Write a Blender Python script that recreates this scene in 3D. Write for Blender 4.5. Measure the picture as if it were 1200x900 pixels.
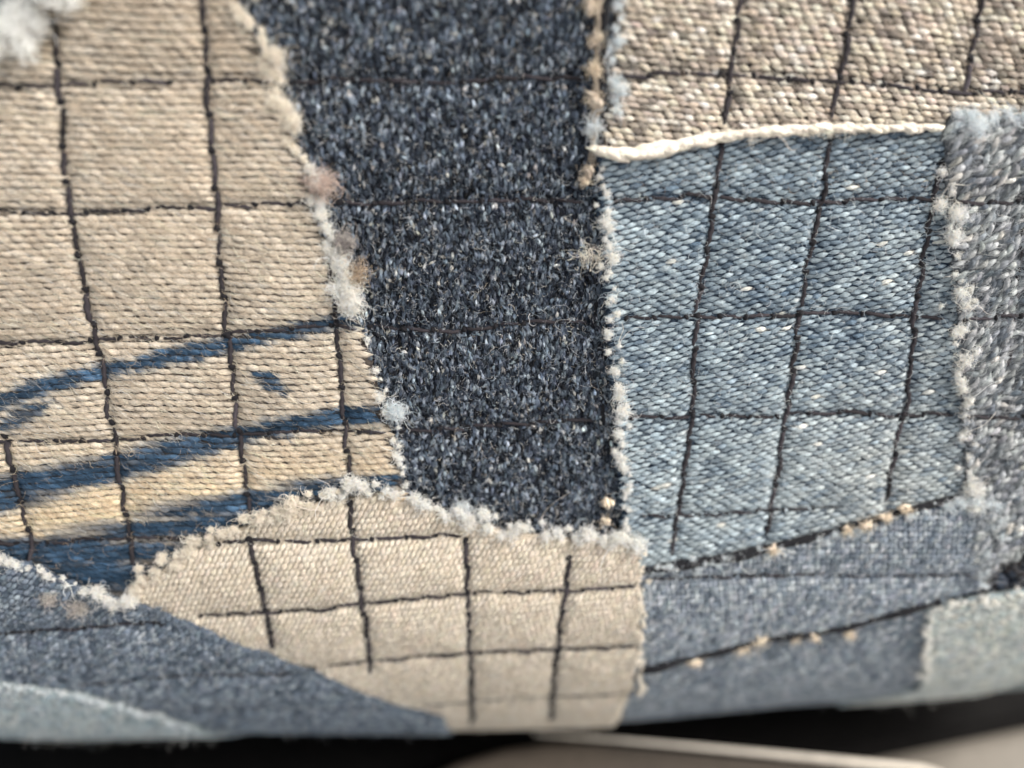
import bpy, math, random
import numpy as np
from mathutils import Vector, Matrix
from mathutils.geometry import delaunay_2d_cdt

# 1 unit = 1 cm.  The quilted cloth stands upright in the x-z plane and rolls away under at its lower end.
for o in list(bpy.data.objects):
    bpy.data.objects.remove(o)
S = bpy.context.scene
S.unit_settings.scale_length = 0.01
COL = S.collection
RNG = np.random.default_rng(11)
random.seed(11)

# ------------------------------------------------------------------ camera, world, lamps, exposure
PW, PH, FPX = 1200.0, 900.0, 906.0
PITCH, YAW, DIST = math.radians(18.5), math.radians(3.0), 6.8
FWD = Vector((math.sin(YAW) * math.cos(PITCH), math.cos(YAW) * math.cos(PITCH), -math.sin(PITCH)))
CAM_LOC = -DIST * FWD
CAM_Q = FWD.to_track_quat('-Z', 'Y')
cam_d = bpy.data.cameras.new('camera')
cam = bpy.data.objects.new('camera', cam_d)
COL.objects.link(cam)
cam.location = CAM_LOC
cam.rotation_mode = 'QUATERNION'
cam.rotation_quaternion = CAM_Q
cam_d.sensor_width = 36.0
cam_d.lens = 36.0 * FPX / PW
cam_d.clip_start, cam_d.clip_end = 0.1, 500
cam_d.dof.use_dof = True
cam_d.dof.focus_distance = 6.62
cam_d.dof.aperture_fstop = cam_d.lens * 1e-3 / 0.32      # a 3.2 mm opening
S.camera = cam

W = bpy.data.worlds.new('World')
S.world = W
W.use_nodes = True
bg = W.node_tree.nodes['Background']
bg.inputs['Color'].default_value = (0.80, 0.90, 1.0, 1)
bg.inputs['Strength'].default_value = 0.20


def area_light(name, loc, target, size, size_y, power, color):
    d = bpy.data.lights.new(name, 'AREA')
    d.shape = 'RECTANGLE'
    d.size, d.size_y, d.energy, d.color = size, size_y, power, color
    o = bpy.data.objects.new(name, d)
    COL.objects.link(o)
    o.location = loc
    o.rotation_mode = 'QUATERNION'
    o.rotation_quaternion = (Vector(target) - Vector(loc)).to_track_quat('-Z', 'Y')
    return o


area_light('window_light', (30, -20, 30), (0, 0, -1), 24, 24, 46000, (1.0, 0.95, 0.88))
area_light('room_light', (-16, -46, -1), (0, 0, -2), 26, 20, 11000, (0.92, 0.96, 1.0))
area_light('added_side_light', (34, 15, 9), (2, 0, -6), 10, 12, 9000, (1.0, 0.95, 0.88))  # added lamp, unseen source, to brighten the slab edge and rake the cloth

S.view_settings.view_transform = 'Standard'
S.view_settings.look = 'None'
S.view_settings.exposure = 0.2
S.view_settings.gamma = 1.0
S.render.engine = 'CYCLES'
S.cycles.max_bounces = 5
S.cycles.use_denoising = True

# ------------------------------------------------------------------ the cloth as a surface
V0, RAD = 1.575, 4.6         # where the cloth starts to roll under, and the radius of that roll
_wk = RNG.normal(0, 1, (14, 2)) * 1.3
_wp = RNG.uniform(0, 6.28, 14)


def wobble(u, v, k=1.0):
    r = np.zeros_like(u)
    for (a, b), p in zip(_wk, _wp):
        r = r + np.sin((a * u + b * v) * k + p)
    return r / 3.7


def surf(u, v, h):
    """point and normal of the cloth at u (to the right), v (down along the cloth), h above it; all in cm"""
    u = np.asarray(u, float); v = np.asarray(v, float)
    v0 = V0 - .0075 * (u - 1.2) - .0575 * np.sqrt((u - 1.2)**2 + .36)
    a = np.clip((v - v0) / RAD, 0, 2.1)
    rest = np.maximum(v - v0 - 2.1 * RAD, 0)
    z = -np.minimum(v, v0) - RAD * np.sin(a) - rest * math.cos(2.1)
    y = RAD * (1 - np.cos(a)) + rest * math.sin(2.1)
    n = np.stack([0 * u, -np.cos(a), -np.sin(a)], -1)
    p = np.stack([u, y, z], -1) + n * np.asarray(h)[..., None]
    return p, n


_R = np.array(CAM_Q.to_matrix())


def project(p):
    q = (p - np.array(CAM_LOC)) @ _R
    return np.stack([PW / 2 + FPX * q[..., 0] / -q[..., 2], PH / 2 - FPX * q[..., 1] / -q[..., 2]], -1)


def to_uv(px, h=0.0):
    """where the line of sight through a photograph point meets the cloth raised by h"""
    px = np.atleast_2d(np.asarray(px, float))
    u = (px[:, 0] - 600) * .0075
    v = (px[:, 1] - 450) * .0075
    hh = np.full(len(u), float(h))
    for _ in range(25):
        q = project(surf(u, v, hh)[0])
        e = 1e-4
        du = (project(surf(u + e, v, hh)[0]) - q) / e
        dv = (project(surf(u, v + e, hh)[0]) - q) / e
        r = px - q
        det = du[:, 0] * dv[:, 1] - du[:, 1] * dv[:, 0]
        det = np.where(np.abs(det) < 40, 40 * np.sign(det + 1e-9), det)
        su = np.clip((r[:, 0] * dv[:, 1] - r[:, 1] * dv[:, 0]) / det, -.6, .6)
        sv = np.clip((du[:, 0] * r[:, 1] - du[:, 1] * r[:, 0]) / det, -.6, .6)
        u = u + su; v = v + sv
    return np.stack([u, v], -1)


def poly_uv(pts, h):
    """(x, y) photograph points; (x, None, v) = straight below photograph column x, on the roll-under at v"""
    out = []
    for p in pts:
        if len(p) == 3:
            u = to_uv([(p[0], 780)], h)[0, 0]
            out.append((u, p[2]))
        else:
            out.append(tuple(to_uv([p], h)[0]))
    return np.array(out)


def resample(P, step):
    d = np.linalg.norm(np.diff(P, axis=0), axis=1)
    s = np.concatenate([[0], np.cumsum(d)])
    n = max(2, int(round(s[-1] / step)) + 1)
    t = np.linspace(0, s[-1], n)
    return np.stack([np.interp(t, s, P[:, i]) for i in range(P.shape[1])], -1)


def smooth_line(P, step=.03):
    """round the corners of a traced line"""
    P = np.asarray(P, float)
    d = np.linalg.norm(np.diff(P, axis=0), axis=1)
    s = np.concatenate([[0], np.cumsum(d)])
    t = np.linspace(0, s[-1], max(3, int(s[-1] / step)))
    m = np.gradient(P, s, axis=0) if len(P) > 2 else np.repeat((P[1:] - P[:-1]) / s[-1], 2, 0)
    i = np.clip(np.searchsorted(s, t, side='right') - 1, 0, len(P) - 2)
    L = (s[i + 1] - s[i]); x = ((t - s[i]) / L)[:, None]; L = L[:, None]
    return ((2 * x**3 - 3 * x**2 + 1) * P[i] + (x**3 - 2 * x**2 + x) * L * m[i] + (-2 * x**3 + 3 * x**2) * P[i + 1] + (x**3 - x**2) * L * m[i + 1])


def inside(poly, u, v):   # even-odd rule
    c = np.zeros(u.shape, bool)
    n = len(poly)
    for i in range(n):
        x1, y1 = poly[i]; x2, y2 = poly[(i + 1) % n]
        if y1 == y2:
            continue
        k = ((y1 > v) != (y2 > v)) & (u < (x2 - x1) * (v - y1) / (y2 - y1) + x1)
        c ^= k
    return c


def dist_line(P, u, v):
    d = np.full(u.shape, 1e9)
    for a, b in zip(P[:-1], P[1:]):
        e = b - a
        t = np.clip(((u - a[0]) * e[0] + (v - a[1]) * e[1]) / max(e @ e, 1e-9), 0, 1)
        d = np.minimum(d, np.hypot(u - a[0] - t * e[0], v - a[1] - t * e[1]))
    return d


# ------------------------------------------------------------------ stitch rows (traced), they pull the cloth down
ROWS = [  # (points, thread half width, label)
    [(-20, 104), (60, 100), (140, 97), (240, 95), (300, 94), (330, 96)],
    [(335, 96), (420, 92), (520, 96), (600, 90), (690, 92)],
    [(728, 92), (780, 86), (860, 86), (940, 93), (1000, 96), (1080, 103), (1130, 108), (1225, 106)],
    [(-20, 248), (80, 251), (160, 246), (250, 242), (340, 240), (375, 240)],
    [(395, 240), (500, 239), (600, 236), (690, 237)],
    [(722, 236), (800, 231), (900, 236), (960, 238), (1080, 233), (1110, 236)],
    [(-20, 403), (70, 403), (110, 400), (200, 397), (262, 393), (330, 388), (400, 383), (420, 385)],
    [(432, 386), (540, 389), (600, 383), (692, 378)],
    [(735, 374), (830, 372), (900, 373), (960, 368), (1060, 372), (1112, 376)],
    [(-20, 521), (60, 520), (140, 518), (200, 512), (280, 512), (340, 508), (400, 508), (455, 508)],
    [(470, 510), (560, 504), (700, 495)],
    [(740, 491), (820, 488), (900, 490), (960, 485), (1060, 488), (1122, 486)],
    [(-20, 640), (40, 640), (150, 634), (255, 634)],
    [(258, 634), (300, 632), (420, 629), (500, 625), (545, 624)],
    [(755, 606), (820, 605), (900, 600), (990, 596)],
    [(-20, 738), (30, 734), (120, 728), (200, 722)],
    [(236, 719), (300, 715), (350, 712), (430, 703), (550, 692), (640, 689), (748, 683)],
    [(760, 677), (900, 673), (1000, 674), (1140, 671)],
    [(100, 795), (220, 785), (300, 782), (375, 778)],
    [(388, 775), (460, 768), (550, 762), (660, 756), (748, 752)],
    [(500, 822), (600, 815), (748, 808)],
    [(150, 826), (260, 822), (400, 818)],
    [(0, 515), (15, 570), (30, 625), (38, 660)],
    [(58, 25), (65, 80), (70, 130), (72, 190), (80, 250), (90, 310), (105, 380), (118, 440), (130, 510), (140, 570), (148, 620), (156, 668)],
    [(232, -20), (238, 40), (242, 100), (245, 170), (252, 240), (255, 310), (262, 360), (270, 430), (278, 500), (285, 560), (292, 612)],
    [(293, 628), (301, 660), (310, 700), (323, 757)],
    [(386, 290), (393, 370), (397, 420), (402, 480), (407, 540), (410, 572)],
    [(411, 586), (417, 640), (424, 690), (432, 750), (436, 785)],
    [(546, 630), (548, 690), (551, 760), (553, 842)],
    [(666, 650), (662, 690), (653, 750), (648, 800), (645, 838)],
    [(875, -20), (868, 20), (862, 80), (852, 148)],
    [(848, 168), (838, 240), (828, 310), (820, 360), (815, 420), (812, 480), (803, 550), (795, 600), (788, 652)],
    [(1003, -20), (997, 40), (988, 90), (979, 144)],
    [(976, 162), (968, 210), (960, 260), (947, 320), (938, 380), (930, 440), (922, 490), (913, 550), (903, 610), (899, 632)],
    [(1160, -20), (1150, 30), (1143, 70), (1138, 112)],
    [(1106, 190), (1093, 260), (1080, 330), (1075, 380), (1070, 430), (1058, 500), (1045, 560), (1040, 592)],
    [(1196, 255), (1190, 350), (1180, 420), (1165, 490), (1150, 575)],
    [(1118, 236), (1170, 236), (1225, 233)],
    [(1128, 375), (1160, 371), (1225, 368)],
    [(1132, 487), (1170, 487), (1225, 484)],
]
ROW_UV = [smooth_line(to_uv(r, .08)) for r in ROWS]
_gu, _gv = np.meshgrid(np.linspace(-6.5, 6.5, 521), np.linspace(-5.5, 8.5, 561))
_rd = np.full(_gu.shape, 9.0)
for _r in ROW_UV:
    _q = _r[::6] if len(_r) > 12 else _r
    _lo, _hi = _q.min(0) - .9, _q.max(0) + .9
    _m = (_gu > _lo[0]) & (_gu < _hi[0]) & (_gv > _lo[1]) & (_gv < _hi[1])
    _rd[_m] = np.minimum(_rd[_m], dist_line(_q, _gu[_m], _gv[_m]))


def relief(u, v):
    """puffs between the stitch rows plus slow waves"""
    x = np.clip((np.asarray(u) + 6.5) / 13 * 520, 0, 519.99); y = np.clip((np.asarray(v) + 5.5) / 14 * 560, 0, 559.99)
    i, j = x.astype(int), y.astype(int); fx, fy = x - i, y - j
    d = (_rd[j, i] * (1 - fx) + _rd[j, i + 1] * fx) * (1 - fy) + (_rd[j + 1, i] * (1 - fx) + _rd[j + 1, i + 1] * fx) * fy
    return -.030 * np.exp(-(d / .05)**2) - .026 * np.exp(-(d / .20)**2) + .012 * wobble(u, v, 1.0)


# ------------------------------------------------------------------ materials
def nodes(name):
    m = bpy.data.materials.new(name)
    m.use_nodes = True
    t = m.node_tree
    return m, t, t.nodes['Principled BSDF']


def yarn_material(name, mottled=.35, bump=.5, rough=.95, sheen=.15):
    """dyed spun cotton: dye comes from each yarn, ply twist and fibre streaks from textures"""
    m, t, b = nodes(name)
    N, L = t.nodes, t.links
    at = N.new('ShaderNodeAttribute'); at.attribute_name = 'dye'
    uv = N.new('ShaderNodeUVMap'); uv.uv_map = 'ply'
    tc = N.new('ShaderNodeTexCoord')
    n1 = N.new('ShaderNodeTexNoise'); n1.inputs['Scale'].default_value = 55; n1.inputs['Detail'].default_value = 5
    n1.inputs['Roughness'].default_value = .7
    L.new(tc.outputs['Object'], n1.inputs['Vector'])
    mp = N.new('ShaderNodeMapping'); mp.inputs['Scale'].default_value = (2.2, 9, 1); mp.inputs['Rotation'].default_value = (0, 0, .5)
    L.new(uv.outputs['UV'], mp.inputs['Vector'])
    n2 = N.new('ShaderNodeTexNoise'); n2.inputs['Scale'].default_value = 1.4; n2.inputs['Detail'].default_value = 4
    L.new(mp.outputs['Vector'], n2.inputs['Vector'])
    ad = N.new('ShaderNodeMath'); ad.operation = 'ADD'
    L.new(n1.outputs['Fac'], ad.inputs[0]); L.new(n2.outputs['Fac'], ad.inputs[1])
    mr = N.new('ShaderNodeMapRange')
    mr.inputs['From Min'].default_value = .55; mr.inputs['From Max'].default_value = 1.45
    mr.inputs['To Min'].default_value = 1 - mottled; mr.inputs['To Max'].default_value = 1 + mottled
    L.new(ad.outputs[0], mr.inputs['Value'])
    mx = N.new('ShaderNodeVectorMath'); mx.operation = 'SCALE'
    L.new(at.outputs['Color'], mx.inputs[0]); L.new(mr.outputs['Result'], mx.inputs['Scale'])
    L.new(mx.outputs['Vector'], b.inputs['Base Color'])
    b.inputs['Roughness'].default_value = rough
    b.inputs['Specular IOR Level'].default_value = .2
    b.inputs['Sheen Weight'].default_value = sheen
    b.inputs['Sheen Roughness'].default_value = .5
    bp = N.new('ShaderNodeBump'); bp.inputs['Strength'].default_value = bump; bp.inputs['Distance'].default_value = .012
    L.new(ad.outputs[0], bp.inputs['Height']); L.new(bp.outputs['Normal'], b.inputs['Normal'])
    return m


def fibre_material(name):
    m = bpy.data.materials.new(name)
    m.use_nodes = True
    t = m.node_tree; N, L = t.nodes, t.links
    N.remove(N['Principled BSDF'])
    at = N.new('ShaderNodeAttribute'); at.attribute_name = 'dye'
    d = N.new('ShaderNodeBsdfDiffuse'); tr = N.new('ShaderNodeBsdfTranslucent'); mx = N.new('ShaderNodeMixShader')
    mx.inputs['Fac'].default_value = .35
    L.new(at.outputs['Color'], d.inputs['Color']); L.new(at.outputs['Color'], tr.inputs['Color'])
    L.new(d.outputs[0], mx.inputs[1]); L.new(tr.outputs[0], mx.inputs[2])
    L.new(mx.outputs[0], N['Material Output'].inputs['Surface'])
    return m


def cloth_material(name, c1, c2, scale=26):
    m, t, b = nodes(name)
    N, L = t.nodes, t.links
    tc = N.new('ShaderNodeTexCoord')
    n = N.new('ShaderNodeTexNoise'); n.inputs['Scale'].default_value = scale; n.inputs['Detail'].default_value = 6
    L.new(tc.outputs['Object'], n.inputs['Vector'])
    r = N.new('ShaderNodeValToRGB')
    r.color_ramp.elements[0].position = .35; r.color_ramp.elements[1].position = .68
    r.color_ramp.elements[0].color = (*c1, 1); r.color_ramp.elements[1].color = (*c2, 1)
    L.new(n.outputs['Fac'], r.inputs['Fac']); L.new(r.outputs['Color'], b.inputs['Base Color'])
    b.inputs['Roughness'].default_value = .95; b.inputs['Specular IOR Level'].default_value = .1
    bp = N.new('ShaderNodeBump'); bp.inputs['Strength'].default_value = .6; bp.inputs['Distance'].default_value = .02
    L.new(n.outputs['Fac'], bp.inputs['Height']); L.new(bp.outputs['Normal'], b.inputs['Normal'])
    return m


YARN = yarn_material('spun_cotton_yarn', .55, 1.0)
WOOL = yarn_material('felted_wool_yarn', .6, .9, 1.0, .1)
FIBRE = fibre_material('loose_fibre')
THREAD = yarn_material('sewing_thread', .5, .6, .75, .05)

# ------------------------------------------------------------------ mesh helpers


def link(o, parent=None):
    COL.objects.link(o)
    if parent:
        o.parent = parent
    return o


def mesh_obj(name, V, F, mat, parent=None, dye=None, ply=None, smooth=True):
    me = bpy.data.meshes.new(name)
    V = np.asarray(V, np.float32); F = np.asarray(F, np.int32)
    k = F.shape[1]
    me.vertices.add(len(V)); me.vertices.foreach_set('co', V.ravel())
    me.loops.add(F.size); me.loops.foreach_set('vertex_index', F.ravel())
    me.polygons.add(len(F)); me.polygons.foreach_set('loop_start', np.arange(0, F.size, k, dtype=np.int32))
    me.update(calc_edges=True)
    if smooth:
        me.polygons.foreach_set('use_smooth', np.ones(len(F), bool))
    if dye is not None:
        a = me.attributes.new('dye', 'FLOAT_COLOR', 'POINT')
        a.data.foreach_set('color', np.concatenate([np.clip(dye, 0.003, .95), np.ones((len(V), 1))], 1).astype(np.float32).ravel())
    if ply is not None:
        l = me.uv_layers.new(name='ply')
        l.data.foreach_set('uv', np.asarray(ply, np.float32)[F.ravel()].ravel())
    me.materials.append(mat)
    me.validate()
    return link(bpy.data.objects.new(name, me), parent)


def yarns_mesh(cu, cv, ang, length, width, hgt, arch, base, dye, K=7, M=6, bend=None, taper=.8, crown=None, wearr=1.0, dyefn=None):
    """many short lengths of yarn lying on the cloth: each a tapered arched half-round; arrays over yarns"""
    n = len(cu)
    s = np.linspace(-1, 1, K)
    th = np.linspace(-.12 * np.pi, 1.12 * np.pi, M)
    du, dv = np.cos(ang), np.sin(ang)
    if bend is None:
        bend = np.zeros(n)
    sl = s[None, :] * length[:, None] / 2
    off = bend[:, None] * (s[None, :]**2 - .4)
    U = cu[:, None] + du[:, None] * sl - dv[:, None] * off
    Vv = cv[:, None] + dv[:, None] * sl + du[:, None] * off
    prof = (1 - np.abs(s)**2.6)**.5 * (1 - taper) + taper * (1 - s**2)
    prof = np.maximum(prof, .12)
    r = width[:, None] / 2 * prof[None, :]
    ht = hgt[:, None] / 2 * (.35 + .65 * prof[None, :])
    hc = base[:, None] + arch[:, None] * (1 - s[None, :]**2) - .3 * arch[:, None]
    cs, sn = np.cos(th), np.sin(th)
    PU = U[:, :, None] - dv[:, None, None] * r[:, :, None] * cs
    PV = Vv[:, :, None] + du[:, None, None] * r[:, :, None] * cs
    PHt = hc[:, :, None] + ht[:, :, None] * sn + relief(U, Vv)[:, :, None]
    P, _ = surf(PU.ravel(), PV.ravel(), PHt.ravel())
    idx = np.arange(n * K * M).reshape(n, K, M)
    F = np.stack([idx[:, :-1, :-1], idx[:, 1:, :-1], idx[:, 1:, 1:], idx[:, :-1, 1:]], -1).reshape(-1, 4)
    ply = np.stack([np.broadcast_to(s[None, :, None] + RNG.uniform(0, 50, n)[:, None, None], (n, K, M)),
                    np.broadcast_to(th[None, None, :] / 3 + RNG.uniform(0, 50, n)[:, None, None], (n, K, M))], -1).reshape(-1, 2)
    D = np.repeat(dye, K * M, axis=0).reshape(n, K, M, 3)
    if dyefn is not None:
        D = np.repeat(dyefn(U, Vv)[:, :, None, :], M, axis=2)
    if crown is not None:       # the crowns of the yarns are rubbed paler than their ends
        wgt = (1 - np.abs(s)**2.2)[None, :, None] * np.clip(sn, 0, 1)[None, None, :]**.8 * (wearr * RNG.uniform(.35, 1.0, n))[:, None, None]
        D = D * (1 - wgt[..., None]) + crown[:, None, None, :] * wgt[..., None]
    return P, F, D.reshape(-1, 3), ply


def join(parts):
    V, F, D, Q, b = [], [], [], [], 0
    for p, f, d, q in parts:
        V.append(p); F.append(f + b); D.append(d); Q.append(q); b += len(p)
    return np.concatenate(V), np.concatenate(F), np.concatenate(D), np.concatenate(Q)


def hair_obj(name, P, rad, dye, parent, label=None):
    """loose fibres: P (n, k, 3), one colour and radius each"""
    n, k, _ = P.shape
    c = bpy.data.hair_curves.new(name)
    c.add_curves([k] * n)
    c.attributes['position'].data.foreach_set('vector', P.astype(np.float32).ravel())
    ra = c.attributes.get('radius') or c.attributes.new('radius', 'FLOAT', 'POINT')
    tp = np.linspace(1, .45, k)
    ra.data.foreach_set('value', (np.asarray(rad)[:, None] * tp[None, :]).astype(np.float32).ravel())
    a = c.attributes.new('dye', 'FLOAT_COLOR', 'CURVE')
    a.data.foreach_set('color', np.concatenate([np.clip(dye, .003, .95), np.ones((n, 1))], 1).astype(np.float32).ravel())
    c.materials.append(FIBRE)
    o = link(bpy.data.objects.new(name, c), parent)
    o['kind'] = 'stuff'
    return o


def curl(roots, d0, length, k=7, wild=.8, lift=None):
    """fibres that wander from their roots; d0 starting directions"""
    n = len(roots)
    d = d0 / np.linalg.norm(d0, axis=1, keepdims=True)
    ax = RNG.normal(0, 1, (n, 3)); ax /= np.linalg.norm(ax, axis=1, keepdims=True)
    P = np.zeros((n, k, 3)); P[:, 0] = roots
    st = (np.asarray(length) / (k - 1))[:, None]
    for i in range(1, k):
        d = d + wild * (.75 * np.cross(ax, d) + .5 * RNG.normal(0, 1, (n, 3)))
        d /= np.linalg.norm(d, axis=1, keepdims=True)
        P[:, i] = P[:, i - 1] + d * st
    return P


def jitter_col(c, n, val=.15, hue=.015):
    c = np.broadcast_to(np.asarray(c, float), (n, 3))
    return c * np.exp(RNG.normal(0, val, (n, 1))) * np.exp(RNG.normal(0, hue, (n, 3)))


def smoothstep(a, b, x):
    t = np.clip((x - a) / (b - a), 0, 1)
    return t * t * (3 - 2 * t)


# ------------------------------------------------------------------ the thing
QUILT = link(bpy.data.objects.new('patchwork_cloth', None))
QUILT.location = (0, 0, -3)
QUILT['label'] = 'quilted patchwork of frayed blue, navy, beige and cream cloth scraps sewn with dark thread'
QUILT['category'] = 'patchwork'
bpy.context.view_layer.update()


def own(o):
    o.matrix_parent_inverse = Matrix.Translation((0, 0, 3))
    return o


PATCH = []


def sheet(name, label, pts, h, thick, mat, edge_step=.05, rag=.012):
    """one cut scrap: a real sheet with thickness, ragged at the cut"""
    P = poly_uv(pts, h)
    P = resample(np.vstack([P, P[:1]]), edge_step)[:-1]
    P = P + RNG.normal(0, rag, P.shape)
    lo, hi = P.min(0), P.max(0)
    g = .1
    gu, gv = np.meshgrid(np.arange(lo[0], hi[0], g), np.arange(lo[1], hi[1], g))
    gu, gv = gu.ravel(), gv.ravel()
    k = inside(P, gu, gv) & (dist_line(np.vstack([P, P[:1]]), gu, gv) > .04)
    pts2 = [Vector(p) for p in P] + [Vector(p) for p in np.stack([gu[k], gv[k]], -1)]
    vs, es, fs, *_ = delaunay_2d_cdt(pts2, [], [list(range(len(P)))], 1, 1e-6)
    q = np.array([tuple(v) for v in vs]); F = np.array([f for f in fs if len(f) == 3])
    a, b, c = q[F[:, 0]], q[F[:, 1]], q[F[:, 2]]
    flip = ((b[:, 0] - a[:, 0]) * (c[:, 1] - a[:, 1]) - (b[:, 1] - a[:, 1]) * (c[:, 0] - a[:, 0])) > 0
    F[flip] = F[flip][:, ::-1]
    H = h + relief(q[:, 0], q[:, 1])
    top, _ = surf(q[:, 0], q[:, 1], H)
    bot, _ = surf(q[:, 0], q[:, 1], H - thick)
    n = len(q)
    e = {}
    for f in F:
        for i in range(3):
            e[(f[i], f[(i + 1) % 3])] = 1
    wall = []
    for (i, j) in e:
        if (j, i) not in e:
            wall += [(j, i, i + n), (j, i + n, j + n)]
    FF = np.vstack([F, F[:, ::-1] + n, np.array(wall)])
    o = own(mesh_obj(name, np.vstack([top, bot]), FF, mat, QUILT))
    o['label'] = label
    rec = dict(o=o, poly=P, h=h, name=name)
    PATCH.append(rec)
    return rec


def weave(rec, pr, pf, ang_deg, shift, width=1.0, length=1.0, dye=None, arch=.018, hgt=.045, jit=.06, skew=0.0, warp=.03, lift=0.0,
          mat=YARN, keep=1.0, name='weave', crop=None, angj=.05, base=0.0, bendj=.004, K=7, M=6, crown=None, fib=4, taper=.8, dyefn=None):
    """twill: rows of yarn floats pr apart, pf along the row, each row shifted by shift * pf; lengths in cm"""
    P = rec['poly']
    lo, hi = P.min(0), P.max(0)
    if crop:
        lo = np.maximum(lo, crop[:2]); hi = np.minimum(hi, crop[2:])
    c = (lo + hi) / 2; R = np.hypot(*(hi - lo)) / 2 + .2
    a = math.radians(ang_deg)
    nj, ni = int(R / pr) + 2, int(R / pf) + 2
    J, I = np.meshgrid(np.arange(-nj, nj + 1), np.arange(-ni, ni + 1), indexing='ij')
    J, I = J.ravel(), I.ravel()
    x = (I + (J * shift) % 1.0) * pf; y = J * pr
    x = x + RNG.normal(0, jit * pf, x.shape); y = y + RNG.normal(0, jit * pr, y.shape)
    u = c[0] + math.cos(a) * x - math.sin(a) * y
    v = c[1] + math.sin(a) * x + math.cos(a) * y
    u, v = u + warp * wobble(v, u, 1.1), v + warp * wobble(u, v + 3, 1.1)
    k = inside(P, u - .33 * pf * math.cos(a), v - .33 * pf * math.sin(a)) & inside(P, u + .33 * pf * math.cos(a), v + .33 * pf * math.sin(a)) & (u > lo[0]) & (u < hi[0]) & (v > lo[1]) & (v < hi[1])
    if keep < 1:
        k &= RNG.uniform(0, 1, u.shape) < keep
    u, v, J = u[k], v[k], J[k]
    n = len(u)
    L = pf * length * np.exp(RNG.normal(0, .10, n)); Wd = pr * width * np.exp(RNG.normal(0, .12, n))
    A = a + math.radians(skew) + RNG.normal(0, angj, n)
    D = dye(u, v, n)
    out = yarns_mesh(u, v, A, L, Wd, np.full(n, hgt) * np.exp(RNG.normal(0, .1, n)), np.full(n, arch) * np.exp(RNG.normal(0, .25, n)),
                     np.full(n, rec['h'] + base) + RNG.normal(0, .003, n), D, K=K, M=M, bend=RNG.normal(0, bendj, n), crown=None if crown is None else crown(u, v, n, D), taper=taper, dyefn=dyefn)
    o = mesh_obj(name, out[0], out[1], mat, None, out[2], out[3])
    o.parent = rec['o']
    rec['o'].matrix_world
    o.matrix_parent_inverse = Matrix.Identity(4)
    o['kind'] = 'stuff'
    if fib:                     # single fibres lying along the yarns
        q = np.repeat(np.arange(n), fib); m = len(q)
        t = np.linspace(-.5, .5, 5)
        aa = A[q] + RNG.normal(.25, .22, m)
        oc = RNG.normal(0, .33, m) * Wd[q]; ol = RNG.normal(0, .25, m) * L[q]
        ll = L[q] * RNG.uniform(.5, 1.1, m)
        cu = u[q] + np.cos(A[q]) * ol - np.sin(A[q]) * oc; cv = v[q] + np.sin(A[q]) * ol + np.cos(A[q]) * oc
        bd = RNG.normal(0, .18, m) * ll
        wv = bd[:, None] * (t**2 * 4 - .5)[None, :] + RNG.normal(0, .03, (m, 5)) * ll[:, None]
        U = cu[:, None] + np.cos(aa)[:, None] * t * ll[:, None] - np.sin(aa)[:, None] * wv
        V = cv[:, None] + np.sin(aa)[:, None] * t * ll[:, None] + np.cos(aa)[:, None] * wv
        hh = rec['h'] + base + arch * .7 + hgt * .5 * (1 - .5 * (oc / (.5 * Wd[q]))**2).clip(.2)
        H = hh[:, None] * np.ones(5) + (RNG.uniform(-.002, .006, m))[:, None] - arch * (4 * t**2)[None, :] * .6 + np.abs(RNG.normal(0, .008, m))[:, None] * (t + .5)[None, :]
        C, _ = surf(U.ravel(), V.ravel(), (H + relief(U, V)).ravel())
        fc = D[q] * np.exp(RNG.normal(.18, .3, (m, 1)))
        if crown is not None:
            fc = fc * .6 + .4 * crown(u, v, n, D)[q]
        hair_obj('yarn_fibres', C.reshape(m, 5, 3), .0011 * np.exp(RNG.normal(0, .3, m)), fc, rec['o'])
    return o


def top_height(u, v):
    h = np.zeros(np.shape(u))
    for r in PATCH:
        h = np.where(inside(r['poly'], u, v), np.maximum(h, r['h']), h)
    return h


def fuzz(rec, n, length, rad, dye, up=.5, wild=.6, k=7, where=None, name='fuzz', vmax=5.0):
    P = rec['poly']; lo, hi = P.min(0), P.max(0)
    lo = np.maximum(lo, [-5.6, -4.6]); hi = np.minimum(hi, [5.6, vmax])
    u = RNG.uniform(lo[0], hi[0], n * 3); v = RNG.uniform(lo[1], hi[1], n * 3)
    m = inside(P, u, v)
    if where is not None:
        m &= where(u, v)
    u, v = u[m][:n], v[m][:n]; n = len(u)
    r, nn = surf(u, v, rec['h'] + .03 + relief(u, v))
    d = RNG.normal(0, 1, (n, 3)); d -= nn * (d * nn).sum(1, keepdims=True)
    d /= np.linalg.norm(d, axis=1, keepdims=True)
    d = d + nn * np.abs(RNG.normal(up, up * .6, (n, 1)))
    C = curl(r, d, length * np.exp(RNG.normal(0, .35, n)), k, wild)
    # fibres stay above the cloth
    y = C - r[:, None, :]
    dn = (y * nn[:, None, :]).sum(2)
    C += nn[:, None, :] * np.maximum(.004 - dn, 0)[:, :, None]
    return hair_obj(name, C, rad * np.exp(RNG.normal(0, .3, n)), dye(u, v, n), rec['o'])


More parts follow.
